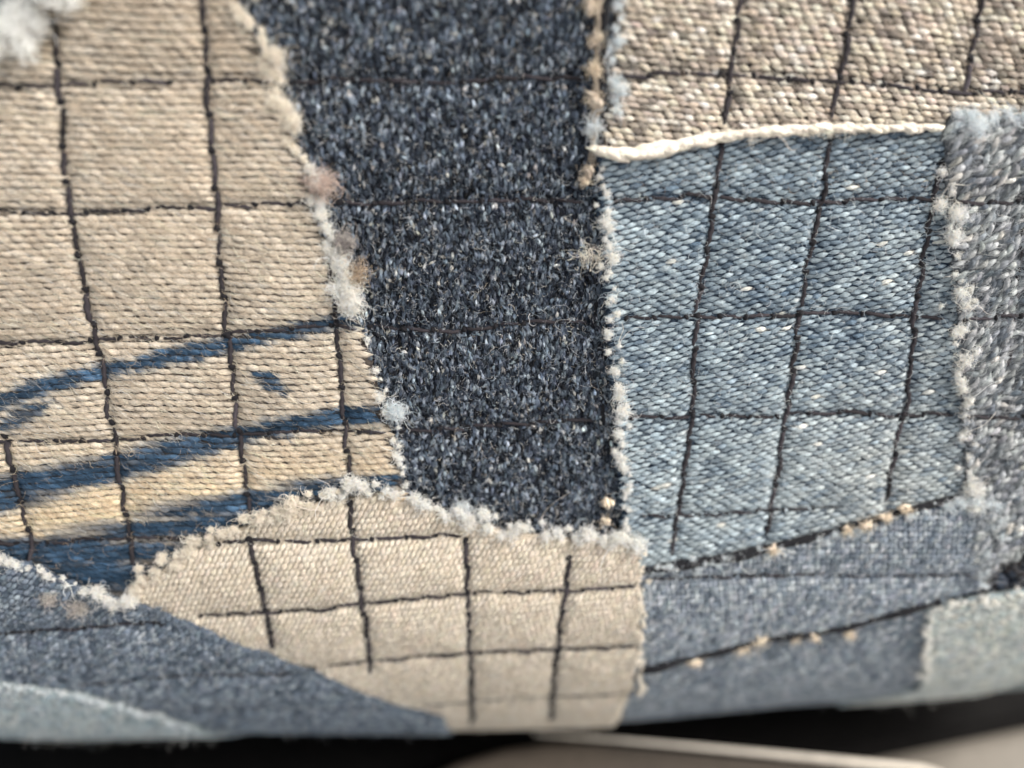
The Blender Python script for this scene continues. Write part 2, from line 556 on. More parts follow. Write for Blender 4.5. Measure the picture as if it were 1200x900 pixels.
def fray(rec, line, per_cm, size, fibres, dye, side=0.0, rad=.0015, wild=1.1, spread=.5, hoff=.0, core=True, name='frayed_edge', corecol=None, gaps=.0, step=None):
    """a torn edge: fluffy clumps of loosened fibre with yarn stubs in them, along a traced line"""
    h = rec['h']
    L = resample(smooth_line(to_uv(line, h)), .02)
    T = np.gradient(L, axis=0); T /= np.linalg.norm(T, axis=1, keepdims=True)
    tot = .02 * len(L)
    nc = max(2, int(tot * per_cm * 2.2))
    t = np.clip((np.arange(nc) + .5 + RNG.uniform(-.35, .35, nc)) / nc, 0, 1)
    if gaps:
        t = t[RNG.uniform(0, 1, nc) > gaps]; nc = len(t)
    i = (t * (len(L) - 1)).astype(int)
    nrm = np.stack([-T[i, 1], T[i, 0]], -1)
    c = L[i] + nrm * (side * size + RNG.normal(0, size * .45, nc))[:, None]
    size = size * .36
    sz = size * np.exp(RNG.normal(0, .35, nc))
    nf = np.maximum(4, (.55 * fibres * sz / size)).astype(int)
    ci = np.repeat(np.arange(nc), nf); n = len(ci)
    g = RNG.normal(0, 1, (n, 2)) * sz[ci][:, None] * .36
    u, v = c[ci, 0] + g[:, 0], c[ci, 1] + g[:, 1]
    hh = h + hoff + .015 + np.abs(RNG.normal(0, .35, n)) * sz[ci] * np.exp(-((g**2).sum(1) / (sz[ci]**2)))
    r, nn = surf(u, v, hh + relief(u, v))
    d = RNG.normal(0, 1, (n, 3)) + nn * .5
    C = curl(r, d, np.minimum(sz[ci] * 1.5, .11) * np.exp(RNG.normal(0, .4, n)), 7, wild)
    hair_obj(name, C, rad * np.exp(RNG.normal(0, .3, n)), dye(u, v, n), rec['o'])
    q = RNG.integers(0, nc, max(2, int(tot * 2.5)))       # single threads pulled out of the weave
    r, nn = surf(c[q, 0], c[q, 1], h + hoff + .04 + relief(c[q, 0], c[q, 1]))
    t3 = surf(c[q, 0] + T[i][q, 0] * .01, c[q, 1] + T[i][q, 1] * .01, h + hoff + .04 + relief(c[q, 0], c[q, 1]))[0] - r
    C = curl(r, t3 / .01 * RNG.choice([-1, 1], (len(q), 1)) + RNG.normal(0, .5, r.shape) + nn * .15, RNG.uniform(.12, .34, len(q)), 10, .28)
    hair_obj('pulled_threads', C, np.full(len(q), .0032), dye(c[q, 0], c[q, 1], len(q)), rec['o'])
    if core:
        q = np.repeat(np.arange(nc), 3); m = len(q)
        a = np.arctan2(nrm[q, 1], nrm[q, 0]) + RNG.normal(0, .7, m)
        cu = c[q, 0] + RNG.normal(0, .3, m) * sz[q]; cv = c[q, 1] + RNG.normal(0, .3, m) * sz[q]
        out = yarns_mesh(cu, cv, a, sz[q] * RNG.uniform(.5, 1.1, m), sz[q] * RNG.uniform(.3, .5, m), sz[q] * .4, sz[q] * .2,
                         np.full(m, h + hoff), jitter_col(corecol, m, .12) if corecol is not None else dye(cu, cv, m), bend=RNG.normal(0, .25, m) * sz[q])
        o = mesh_obj('yarn_stubs', out[0], out[1], YARN, None, out[2], out[3])
        o.parent = rec['o']; o['kind'] = 'stuff'


# ------------------------------------------------------------------ dyes
def dye_mix(cols, p, val=.15, hue=.015):
    cols = np.array(cols, float); p = np.array(p, float) / sum(p)
    def f(u, v, n):
        i = RNG.choice(len(cols), n, p=p)
        return cols[i] * np.exp(RNG.normal(0, val, (n, 1))) * np.exp(RNG.normal(0, hue, (n, 3)))
    return f


BEIGE = np.array([.585, .50, .405])
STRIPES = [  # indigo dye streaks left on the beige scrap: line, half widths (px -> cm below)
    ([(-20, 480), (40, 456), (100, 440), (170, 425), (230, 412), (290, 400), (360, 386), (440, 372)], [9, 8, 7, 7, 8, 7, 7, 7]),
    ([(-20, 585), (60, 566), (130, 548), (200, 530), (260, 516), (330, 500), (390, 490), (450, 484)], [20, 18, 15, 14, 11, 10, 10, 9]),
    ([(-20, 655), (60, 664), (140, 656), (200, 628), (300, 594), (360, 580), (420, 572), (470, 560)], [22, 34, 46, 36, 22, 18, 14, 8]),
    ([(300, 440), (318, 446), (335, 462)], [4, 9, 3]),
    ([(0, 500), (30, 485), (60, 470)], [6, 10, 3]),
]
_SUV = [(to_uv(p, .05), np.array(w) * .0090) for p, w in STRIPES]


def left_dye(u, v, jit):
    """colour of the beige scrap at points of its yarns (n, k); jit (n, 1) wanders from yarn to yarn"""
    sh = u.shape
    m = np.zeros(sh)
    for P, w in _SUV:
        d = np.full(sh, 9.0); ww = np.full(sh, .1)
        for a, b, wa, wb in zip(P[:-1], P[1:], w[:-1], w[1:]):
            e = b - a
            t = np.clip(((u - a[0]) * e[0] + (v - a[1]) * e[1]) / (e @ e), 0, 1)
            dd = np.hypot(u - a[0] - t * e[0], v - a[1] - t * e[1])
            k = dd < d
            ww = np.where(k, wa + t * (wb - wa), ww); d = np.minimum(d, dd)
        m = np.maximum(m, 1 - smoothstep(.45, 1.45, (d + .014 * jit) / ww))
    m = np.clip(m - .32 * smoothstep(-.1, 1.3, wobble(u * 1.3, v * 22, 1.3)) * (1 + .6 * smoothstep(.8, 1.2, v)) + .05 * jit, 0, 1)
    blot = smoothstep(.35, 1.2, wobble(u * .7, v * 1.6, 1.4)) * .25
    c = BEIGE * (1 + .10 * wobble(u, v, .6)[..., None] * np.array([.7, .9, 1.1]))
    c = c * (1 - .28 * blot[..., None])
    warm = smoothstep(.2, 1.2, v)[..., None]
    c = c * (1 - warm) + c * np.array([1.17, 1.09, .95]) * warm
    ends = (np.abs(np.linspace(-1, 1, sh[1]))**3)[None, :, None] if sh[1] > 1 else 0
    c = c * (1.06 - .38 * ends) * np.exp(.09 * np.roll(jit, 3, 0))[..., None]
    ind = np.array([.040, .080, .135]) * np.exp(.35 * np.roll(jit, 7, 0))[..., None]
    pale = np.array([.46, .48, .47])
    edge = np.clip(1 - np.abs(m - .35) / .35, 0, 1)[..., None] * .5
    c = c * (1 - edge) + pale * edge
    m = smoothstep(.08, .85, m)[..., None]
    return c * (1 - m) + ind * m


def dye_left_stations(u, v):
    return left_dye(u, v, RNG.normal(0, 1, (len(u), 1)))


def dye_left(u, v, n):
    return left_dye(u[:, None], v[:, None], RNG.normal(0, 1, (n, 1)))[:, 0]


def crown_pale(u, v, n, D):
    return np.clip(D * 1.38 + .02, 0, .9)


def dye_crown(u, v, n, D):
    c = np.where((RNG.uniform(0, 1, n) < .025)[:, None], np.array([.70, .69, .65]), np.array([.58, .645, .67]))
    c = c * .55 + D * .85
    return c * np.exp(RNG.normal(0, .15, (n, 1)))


def dye_blue(u, v, n):
    f = .46 + .10 * wobble(u * .8 + v * .3, v * 1.5 - u * .7, 3.2) + .10 * wobble(u, v, .9) + RNG.normal(0, .27, n)
    f = np.clip(f + .12 * smoothstep(-.5, 1.2, v), 0, 1)[:, None]
    worn = (.75 * smoothstep(.2, 2.6, u - 1.2 + .5 * v) * (.6 + .4 * wobble(u, v, 1.2)))[:, None]
    f = np.clip(f + .12 * worn, 0, 1)
    c = np.array([.040, .084, .142]) * (1 - f) + (np.array([.36, .43, .47]) * (1 - worn) + np.array([.46, .47, .45]) * worn) * f
    w = (RNG.uniform(0, 1, n) < .008)[:, None]
    c = np.where(w, np.array([.72, .69, .62]), c)
    return c * np.exp(RNG.normal(0, .14, (n, 1)))


dye_tan = dye_mix([[.60, .525, .44], [.44, .385, .33], [.68, .61, .525], [.24, .21, .18]], [5, 3, 3, 1], .12)
dye_wool = dye_mix([[.009, .010, .014], [.028, .035, .050], [.066, .083, .112], [.14, .172, .218], [.32, .365, .42], [.62, .60, .56]], [6, 6, 6, 6, 3, .5], .4, .02)
dye_fleece = dye_mix([[.38, .395, .41], [.48, .495, .50], [.25, .27, .295], [.12, .14, .165], [.58, .56, .52]], [5, 4, 4, 3, 1], .18)
dye_cream = dye_mix([[.80, .705, .585], [.76, .665, .545]], [3, 1], .04, .01)
dye_slate = dye_mix([[.165, .205, .258], [.235, .28, .338], [.35, .395, .445], [.09, .12, .16]], [4, 4, 2.5, 2], .17)
dye_slate2 = dye_mix([[.245, .285, .332], [.335, .375, .42], [.49, .52, .55], [.155, .19, .235]], [4, 4, 2.5, 1], .15)
dye_pale = dye_mix([[.44, .52, .55], [.56, .61, .62], [.33, .41, .46]], [4, 3, 2], .14)
dye_green = dye_mix([[.50, .535, .52], [.60, .605, .555], [.40, .45, .46]], [4, 3, 2], .1)
dye_white = dye_mix([[.90, .86, .79], [.82, .84, .85], [.92, .91, .88]], [3, 2, 2], .06)
dye_creamf = dye_mix([[.92, .86, .77], [.86, .79, .69]], [3, 2], .06)
dye_bluew = dye_mix([[.76, .81, .84], [.88, .89, .89], [.58, .66, .71]], [3, 3, 2], .1)
dye_woolfib = dye_mix([[.05, .065, .10], [.15, .19, .25], [.34, .39, .45], [.75, .77, .80], [.72, .64, .54]], [3, 5, 5, 3.2, 1], .25)
dye_tanf = dye_mix([[.62, .50, .38], [.45, .36, .28], [.25, .22, .2]], [3, 3, 1], .15)
dye_brown = dye_mix([[.025, .022, .024], [.06, .05, .05], [.03, .04, .06], [.22, .17, .13]], [4, 3, 3, .6], .3)

M_GAP_BEIGE = cloth_material('brown_ground_weave', (.03, .026, .026), (.08, .068, .06), 40)
M_GAP_NAVY = cloth_material('navy_ground_weave', (.012, .018, .03), (.05, .07, .10), 40)
M_GAP_BLACK = cloth_material('black_wool_ground', (.006, .007, .010), (.025, .03, .045), 30)
M_GAP_GREY = cloth_material('grey_ground_weave', (.05, .055, .065), (.16, .17, .18), 30)
M_GAP_CREAM = cloth_material('cream_ground_weave', (.34, .285, .225), (.60, .52, .42), 40)
M_GAP_SLATE = cloth_material('slate_ground_weave', (.045, .06, .085), (.12, .15, .20), 40)
M_GAP_PALE = cloth_material('pale_ground_weave', (.16, .20, .22), (.34, .38, .38), 30)

# ------------------------------------------------------------------ the scraps, lowest first
END = 9.4
p_back = sheet('backing_cloth', 'dark backing cloth under all the scraps', [(-160, -120), (1360, -120), (1360, 700), (1360, None, 9.6), (-160, None, 9.6), (-160, 700)], -.03, .06, M_GAP_BLACK, .2, 0)

p_wool = sheet('wool_patch', 'navy heathered wool scrap with curly fibres', [(230, -110), (730, -110), (735, 690), (440, 690), (400, 420), (300, 200)], .0, .05, M_GAP_BLACK)
weave(p_wool, .027, .054, 86, .43, 1.0, 1.25, dye_wool, .018, .03, .25, warp=.05, mat=WOOL, angj=.22, bendj=.006, fib=5, taper=1)
weave(p_wool, .034, .062, 80, .37, .55, .85, dye_wool, .02, .02, .35, warp=.05, mat=WOOL, angj=.9, base=.010, keep=.6, bendj=.01, name='raised_weave', fib=6, taper=1)
fuzz(p_wool, 15000, .045, .0009, dye_woolfib, .5, 1.0, 7)
fuzz(p_wool, 1500, .14, .0009, dye_woolfib, .6, .55, 9, name='long_fibres')
fuzz(p_wool, 1100, .08, .0011, dye_mix([[.88, .86, .82]], [1], .1), .8, 1.1, 8, name='pale_fibres')

p_tan = sheet('twill_patch', 'beige twill scrap at the upper right', [(724, -110), (1360, -110), (1360, 230), (704, 215), (708, 150), (714, 100), (720, 40)], .045, .045, M_GAP_BEIGE)
weave(p_tan, .0475, .088, 4, .37, .92, 1.25, dye_tan, .013, .030, .06, warp=.03, angj=.10, skew=11, fib=7, taper=1, crown=crown_pale)
fuzz(p_tan, 1700, .09, .0009, dye_tanf, .5, .6)

p_left = sheet('twill_patch', 'large beige scrap with indigo streaks at the left', [(-160, -110), (270, -110), (280, 0), (300, 50), (322, 100), (338, 150), (350, 190), (362, 240), (382, 290), (396, 340), (414, 366), (428, 400), (440, 440),
               (447, 480), (460, 520), (470, 560), (478, 600), (470, 640), (300, 720), (150, 760), (-160, 760)], .055, .055, M_GAP_BEIGE)
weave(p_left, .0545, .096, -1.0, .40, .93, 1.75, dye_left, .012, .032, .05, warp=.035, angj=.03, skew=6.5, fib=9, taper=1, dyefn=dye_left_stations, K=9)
fuzz(p_left, 3000, .09, .0009, dye_tanf, .5, .6)

p_blue = sheet('denim_patch', 'light blue twill denim scrap with a cream ridge along its top', [(700, 180), (740, 182), (800, 172), (860, 160), (920, 154), (980, 151), (1060, 150), (1112, 152), (1160, 152), (1160, 640), (1100, 680), (760, 700), (728, 640),
               (724, 560), (720, 480), (715, 420), (710, 360), (704, 300), (701, 240)], .075, .055, M_GAP_NAVY)
weave(p_blue, .0430, .100, -13, .42, .95, 1.16, dye_blue, .012, .029, .06, warp=.03, angj=.05, skew=1, fib=6, crown=dye_crown, taper=1)
fuzz(p_blue, 3200, .09, .0009, dye_bluew, .5, .6)

p_hole = sheet('wool_patch', 'dark brown scrap showing at the right edge', [(1130, 610), (1360, 560), (1360, 760), (1130, 740)], .04, .05, M_GAP_BLACK)
weave(p_hole, .06, .11, 70, .4, 1.1, 1.1, dye_brown, .03, .05, .25, mat=WOOL, angj=.4)
fuzz(p_hole, 500, .13, .0012, dye_woolfib, .6, 1.0)

p_grey = sheet('fleece_patch', 'grey fuzzy fleece scrap with a torn left edge', [(1108, 152), (1120, 132), (1142, 130), (1172, 140), (1200, 133), (1360, 128), (1360, 640), (1230, 640), (1200, 645), (1160, 668), (1135, 680), (1136, 600), (1133, 560), (1131, 500), (1129, 440),
               (1127, 380), (1121, 320), (1116, 260), (1111, 200)], .125, .06, M_GAP_GREY)
weave(p_grey, .05, .10, -48, .41, .85, 1.3, dye_fleece, .03, .045, .2, mat=WOOL, angj=.35, bendj=.015, fib=9, taper=1)
fuzz(p_grey, 1500, .13, .0013, dye_fleece, .5, 1.0)

p_sb = sheet('denim_patch', 'lowest slate denim scrap rolling under at the right', [(735, 768), (800, 764), (880, 744), (960, 732), (1030, 714), (1110, 700), (1110, 760), (1110, None, END), (735, None, END)], .085, .05, M_GAP_SLATE)
weave(p_sb, .042, .072, -58, .37, 1.05, 1.15, dye_slate2, .012, .036, .09, crop=(-6, -6, 6, 5.8), K=5, M=5, angj=.08)
fuzz(p_sb, 400, .08, .001, dye_bluew, .5, .6)

p_sa = sheet('denim_patch', 'slate denim scrap under the light blue one', [(744, 668), (850, 655), (905, 643), (980, 624), (1060, 602), (1120, 588), (1162, 586), (1152, 640), (1147, 692), (1090, 706), (1030, 722), (960, 744), (880, 754), (800, 775), (744, 788)], .125, .055, M_GAP_SLATE)
weave(p_sa, .040, .070, -58, .37, 1.05, 1.15, dye_slate2, .012, .036, .09, K=5, M=5, angj=.08)
fuzz(p_sa, 600, .08, .001, dye_bluew, .5, .6)

p_pg = sheet('cotton_patch', 'pale green grey scrap at the lower right corner', [(1086, 712), (1140, 702), (1200, 692), (1360, 680), (1360, None, 5.2), (1052, None, 5.2), (1076, 808), (1082, 780), (1085, 750)], .14, .05, M_GAP_PALE)
weave(p_pg, .05, .085, -30, .36, 1.05, 1.15, dye_green, .012, .036, .09, crop=(-6, -6, 6, 5.2), K=5, M=5)
fuzz(p_pg, 500, .1, .001, dye_white, .5, .6)

p_cream = sheet('twill_patch', 'cream twill scrap with a fluffy torn top edge', [(140, 705), (158, 692), (200, 662), (250, 636), (300, 614), (350, 598), (400, 586), (450, 583), (490, 592), (530, 606), (560, 618), (610, 626), (660, 631), (700, 635), (748, 640),
               (752, 700), (750, 760), (748, None, END), (300, None, END)], .15, .06, M_GAP_CREAM)
weave(p_cream, .043, .078, -62, .36, 1.0, 1.4, dye_cream, .009, .028, .05, crop=(-6, -6, 6, 6), warp=.025, angj=.05, taper=1)
fuzz(p_cream, 1800, .08, .0009, dye_creamf, .5, .6)

p_slate = sheet('denim_patch', 'slate blue denim scrap at the lower left', [(-160, 610), (0, 656), (50, 672), (90, 690), (130, 704), (165, 712), (210, 730), (260, 752), (320, 773), (400, 803), (470, 830), (520, 843), (540, None, END), (-160, None, END)], .19, .055, M_GAP_SLATE)
weave(p_slate, .042, .078, -40, .37, 1.05, 1.15, dye_slate, .012, .036, .09, crop=(-6, -6, 6, 6), K=5, M=5, angj=.08)
fuzz(p_slate, 1400, .09, .001, dye_bluew, .5, .7)

p_pb = sheet('cotton_patch', 'pale blue scrap in the lower left corner', [(-160, 780), (0, 803), (50, 810), (100, 820), (140, 830), (175, 842), (230, 853), (240, None, END), (-160, None, END)], .24, .05, M_GAP_PALE)
weave(p_pb, .045, .08, -30, .36, 1.05, 1.15, dye_pale, .012, .036, .09, crop=(-6, -6, 6, 6), K=5, M=5)
fuzz(p_pb, 900, .1, .001, dye_white, .5, .6)

p_flap = sheet('denim_patch', 'teal scrap with a thick white torn edge in the top left corner', [(-160, -110), (120, -110), (62, -14), (36, 4), (0, 24), (-60, 54), (-160, 100)], .22, .06, M_GAP_NAVY)
weave(p_flap, .05, .10, -20, .36, 1.05, 1.15, dye_mix([[.12, .2, .22], [.25, .34, .36]], [2, 1], .2), .014, .042, .06)

# torn edges
fray(p_flap, [(-40, 40), (0, 22), (38, 0), (70, -22), (95, -48)], 13, .25, 330, dye_mix([[.95, .95, .92]], [1], .03), rad=.0022, corecol=[.95, .94, .90])
fray(p_left, [(284, -10), (302, 50), (324, 105), (342, 165), (356, 205)], 10, .10, 200, dye_creamf, side=-.15, corecol=[.72, .63, .53])
fray(p_left, [(352, 200), (372, 252), (388, 300), (402, 345), (420, 372)], 8, .13, 260, dye_white, side=-.1, corecol=[.74, .68, .6], gaps=.12)
fray(p_left, [(428, 395), (442, 440), (450, 480), (462, 520), (474, 570)], 9, .07, 130, dye_white, side=0, corecol=[.74, .68, .6], gaps=.25)
fray(p_tan, [(728, -10), (722, 40), (716, 95), (710, 150), (704, 185)], 6, .12, 200, dye_bluew, side=.1, corecol=[.45, .52, .56])
fray(p_blue, [(704, 195), (708, 250), (713, 305), (717, 360), (722, 420), (727, 480), (731, 540), (735, 600), (737, 640)], 6.5, .085, 190, dye_white, side=.1, corecol=[.76, .76, .73])
fray(p_grey, [(1110, 152), (1120, 140), (1142, 138), (1172, 146), (1205, 140)], 8, .11, 170, dye_bluew, corecol=[.58, .62, .65])
fray(p_grey, [(1112, 200), (1116, 260), (1121, 320), (1127, 380), (1129, 440), (1131, 500), (1133, 560), (1138, 600)], 5.5, .10, 180, dye_white, side=-.1, corecol=[.72, .70, .66])
fray(p_cream, [(150, 696), (200, 660), (250, 633), (300, 610), (350, 592), (400, 578)], 10, .09, 220, dye_creamf, side=-.2, corecol=[.78, .72, .62])
fray(p_cream, [(385, 580), (430, 574), (470, 578), (500, 588), (540, 603), (575, 616), (620, 622), (680, 629), (748, 636)], 8, .10, 210, dye_white, side=-.1, corecol=[.72, .73, .71])
fray(p_cream, [(751, 645), (753, 700), (751, 760), (749, 815)], 9, .05, 120, dye_creamf, corecol=[.72, .63, .5])
fray(p_slate, [(-10, 655), (50, 672), (90, 690), (125, 702), (160, 704)], 8, .085, 200, dye_white, side=-.1, corecol=[.74, .72, .68])
fray(p_slate, [(165, 712), (210, 730), (260, 752), (320, 773), (400, 803), (470, 830), (515, 842)], 12, .05, 90, dye_slate, corecol=[.13, .16, .21])
fray(p_pb, [(-10, 801), (50, 809), (100, 819), (140, 829), (175, 841), (225, 852)], 9, .06, 120, dye_bluew, corecol=[.55, .58, .57])
fray(p_sa, [(760, 668), (850, 656), (905, 645), (980, 627), (1060, 606), (1120, 590), (1160, 588), (1154, 640), (1149, 690)], 8, .07, 150, dye_bluew, corecol=[.42, .47, .52])
fray(p_sb, [(760, 782), (800, 772), (880, 752), (960, 740), (1030, 722), (1085, 708)], 7, .05, 120, dye_bluew, corecol=[.4, .42, .45])
fray(p_pg, [(1082, 796), (1086, 750), (1088, 714), (1140, 704), (1200, 694)], 7, .07, 160, dye_white, corecol=[.68, .64, .55])

# cream ridge: a fat cord of yarn rolled over the top cut of the light blue denim
R = resample(smooth_line(to_uv([(704, 177), (730, 182), (760, 179), (800, 169), (850, 160), (900, 154), (960, 151), (1020, 150), (1098, 149)], .11)), .055)
T = np.gradient(R, axis=0); A = np.arctan2(T[:, 1], T[:, 0])
R = np.repeat(R, 3, 0); A = np.repeat(A, 3, 0); n = len(R)
tap = np.interp(np.linspace(0, 1, n), [0, .1, .3, .6, 1], [.9, 1.15, .95, .75, .55])
R = R + RNG.normal(0, .008, R.shape)
out = yarns_mesh(R[:, 0], R[:, 1], A + RNG.normal(.12, .12, n), .20 * tap * np.exp(RNG.normal(0, .25, n)), .075 * tap * np.exp(RNG.normal(0, .2, n)), np.full(n, .085), np.full(n, .02),
                 .125 + RNG.normal(0, .008, n), jitter_col([.90, .81, .69], n, .06, .01), bend=RNG.normal(0, .012, n))
o = mesh_obj('cream_ridge', out[0], out[1], YARN, p_blue['o'], out[2], out[3])
fray(p_blue, [(704, 177), (760, 179), (850, 160), (960, 151), (1098, 149)], 8, .08, 16, dye_creamf, core=False, hoff=.06, name='ridge_fuzz')


# ------------------------------------------------------------------ stitching, one object a stitch
def thread(P, rad, twist, dye, M=8):
    """twisted two-ply thread along points P (k,3) with radii"""
    k = len(P)
    t = np.gradient(P, axis=0); t /= np.linalg.norm(t, axis=1, keepdims=True)
    up = np.array([0.02, -1, .05]) if abs(t[:, 1]).max() < .9 else np.array([0.0, 0.0, 1.0]); a = np.cross(t, up); a /= np.linalg.norm(a, axis=1, keepdims=True); b = np.cross(a, t)
    th = np.arange(M) / M * 2 * np.pi
    s = np.concatenate([[0], np.cumsum(np.linalg.norm(np.diff(P, axis=0), axis=1))])
    rr = rad[:, None] * (1 + (.28 if twist else 0) * np.cos(2 * (th[None, :] - s[:, None] * twist)))
    V = P[:, None, :] + rr[:, :, None] * (a[:, None, :] * np.cos(th)[None, :, None] + b[:, None, :] * np.sin(th)[None, :, None])
    idx = np.arange(k * M).reshape(k, M); nx = np.roll(idx, -1, 1)
    F = np.stack([idx[:-1], nx[:-1], nx[1:], idx[1:]], -1).reshape(-1, 4)
    q = np.stack([np.repeat(s * 6, M), np.tile(th, k)], -1)
    return V.reshape(-1, 3), F, np.tile(dye, (k * M, 1)), q


for ri, L in enumerate(ROW_UV):
    vertical = abs(L[-1, 1] - L[0, 1]) > abs(L[-1, 0] - L[0, 0])
    step = .29 if vertical else .27
    d = np.linalg.norm(np.diff(L, axis=0), axis=1); s = np.concatenate([[0], np.cumsum(d)])
    ns = max(1, int(round(s[-1] / step)))
    knots = np.linspace(0, s[-1], ns + 1)
    knots[1:-1] += RNG.normal(0, .02, ns - 1)
    at = lambda x: np.stack([np.interp(x, s, L[:, 0]), np.interp(x, s, L[:, 1])], -1)
    hid = []
    pieces = []
    w = .0195 if vertical else .0150
    sunk = .027 if vertical else .024
    if ri in (1, 4, 7, 10):
        sunk = .034
    if ri in (14, 17, 18, 20, 21, 36):
        sunk, w = .021, .0135
    if ri in (37, 38, 39):
        sunk = .046
    if ri in (2, 5, 8, 11):
        sunk = .026
    for k in range(ns):
        x = np.linspace(knots[k] - .012, knots[k + 1] + .012, 15)
        uv = at(x)
        m = np.linspace(-1, 1, 15)
        tg = uv[-1] - uv[0]; tg = tg / np.linalg.norm(tg); nr = np.array([-tg[1], tg[0]])
        sk = RNG.normal(.016, .008)
        uv = uv + nr[None, :] * (sk * m + RNG.normal(0, .010) * (1 - m**2))[:, None]
        base = top_height(uv[:, 0], uv[:, 1])
        base = np.convolve(np.pad(base, 3, 'edge'), np.ones(7) / 7, 'valid')
        h = base + relief(uv[:, 0], uv[:, 1]) + sunk + RNG.normal(0, .005) - .060 * np.abs(m)**4
        P, _ = surf(uv[:, 0], uv[:, 1], h)
        tone = np.array([.034, .029, .034]) * np.exp(RNG.normal(0, .25))
        pieces.append(thread(P, w * (1.06 - .45 * np.abs(m)**4) * np.exp(RNG.normal(0, .08)), 38, tone))
    row = own(link(bpy.data.objects.new('stitch_row', None), QUILT))
    for k, pc in enumerate(pieces):     # with the lock of the bobbin thread at its needle hole
        c = at(np.array([knots[k]]))[0]
        hh = top_height(np.array([c[0]]), np.array([c[1]]))[0] + relief(c[:1], c[1:])[0] + sunk - .016
        ang = RNG.uniform(0, 6.28); m = np.linspace(-1, 1, 7)
        P, _ = surf(c[0] + np.cos(ang) * m * .024, c[1] + np.sin(ang) * m * .024, hh + .014 * (1 - m**2))
        Vv, F, D, Q = join([pc, thread(P, w * 1.4 * (1 - .6 * m**4), 30, np.array([.012, .011, .014]), 8)])
        mesh_obj('stitch', Vv, F, THREAD, row, D, Q)
    if len(pieces) > 4:                 # lint worn off the thread
        q = RNG.integers(0, len(L), len(pieces) * 9); uu, vv = L[q, 0] + RNG.normal(0, .012, len(q)), L[q, 1] + RNG.normal(0, .012, len(q))
        r, nn = surf(uu, vv, top_height(uu, vv) + relief(uu, vv) + sunk)
        hair_obj('thread_fuzz', curl(r, RNG.normal(0, 1, (len(q), 3)) + nn * .6, .055 * np.exp(RNG.normal(0, .4, len(q))), 6, .7), np.full(len(q), .0009), jitter_col([.09, .085, .10], len(q), .5), row)

# dark cords and fuzz standing in for the shade in the seams
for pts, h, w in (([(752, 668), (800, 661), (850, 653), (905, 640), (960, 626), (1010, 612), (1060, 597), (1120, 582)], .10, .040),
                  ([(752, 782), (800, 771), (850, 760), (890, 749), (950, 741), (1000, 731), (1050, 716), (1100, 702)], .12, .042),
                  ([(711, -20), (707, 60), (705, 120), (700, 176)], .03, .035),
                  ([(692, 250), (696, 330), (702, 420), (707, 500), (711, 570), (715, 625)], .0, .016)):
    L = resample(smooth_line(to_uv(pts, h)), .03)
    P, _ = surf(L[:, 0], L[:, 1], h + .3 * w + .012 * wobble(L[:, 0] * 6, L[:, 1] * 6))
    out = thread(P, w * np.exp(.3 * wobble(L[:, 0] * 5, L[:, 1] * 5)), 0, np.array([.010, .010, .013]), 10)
    own(mesh_obj('seam_shade_and_thread', out[0], out[1], THREAD, QUILT, out[2], out[3]))
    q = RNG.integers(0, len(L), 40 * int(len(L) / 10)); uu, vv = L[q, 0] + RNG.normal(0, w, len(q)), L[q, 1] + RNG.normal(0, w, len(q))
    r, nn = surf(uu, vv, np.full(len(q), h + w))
    own(hair_obj('seam_shade_fuzz', curl(r, RNG.normal(0, 1, (len(q), 3)) + nn * .4, .09 * np.exp(RNG.normal(0, .4, len(q))), 7, .9), np.full(len(q), .0011), jitter_col([.03, .03, .036], len(q), .7), QUILT))

L = resample(smooth_line(to_uv([(700, -20), (699, 60), (697, 125), (694, 190)], .03)), .03)
P, _ = surf(L[:, 0], L[:, 1], .045 + .02 * wobble(L[:, 0] * 6, L[:, 1] * 6))
out = thread(P, .034 * np.exp(.35 * wobble(L[:, 0] * 4, L[:, 1] * 4)), 20, np.array([.27, .225, .18]), 10)
own(mesh_obj('seam_shade_and_thread', out[0], out[1], THREAD, QUILT, out[2], out[3]))['label'] = 'brown thread in the seam beside the navy wool'

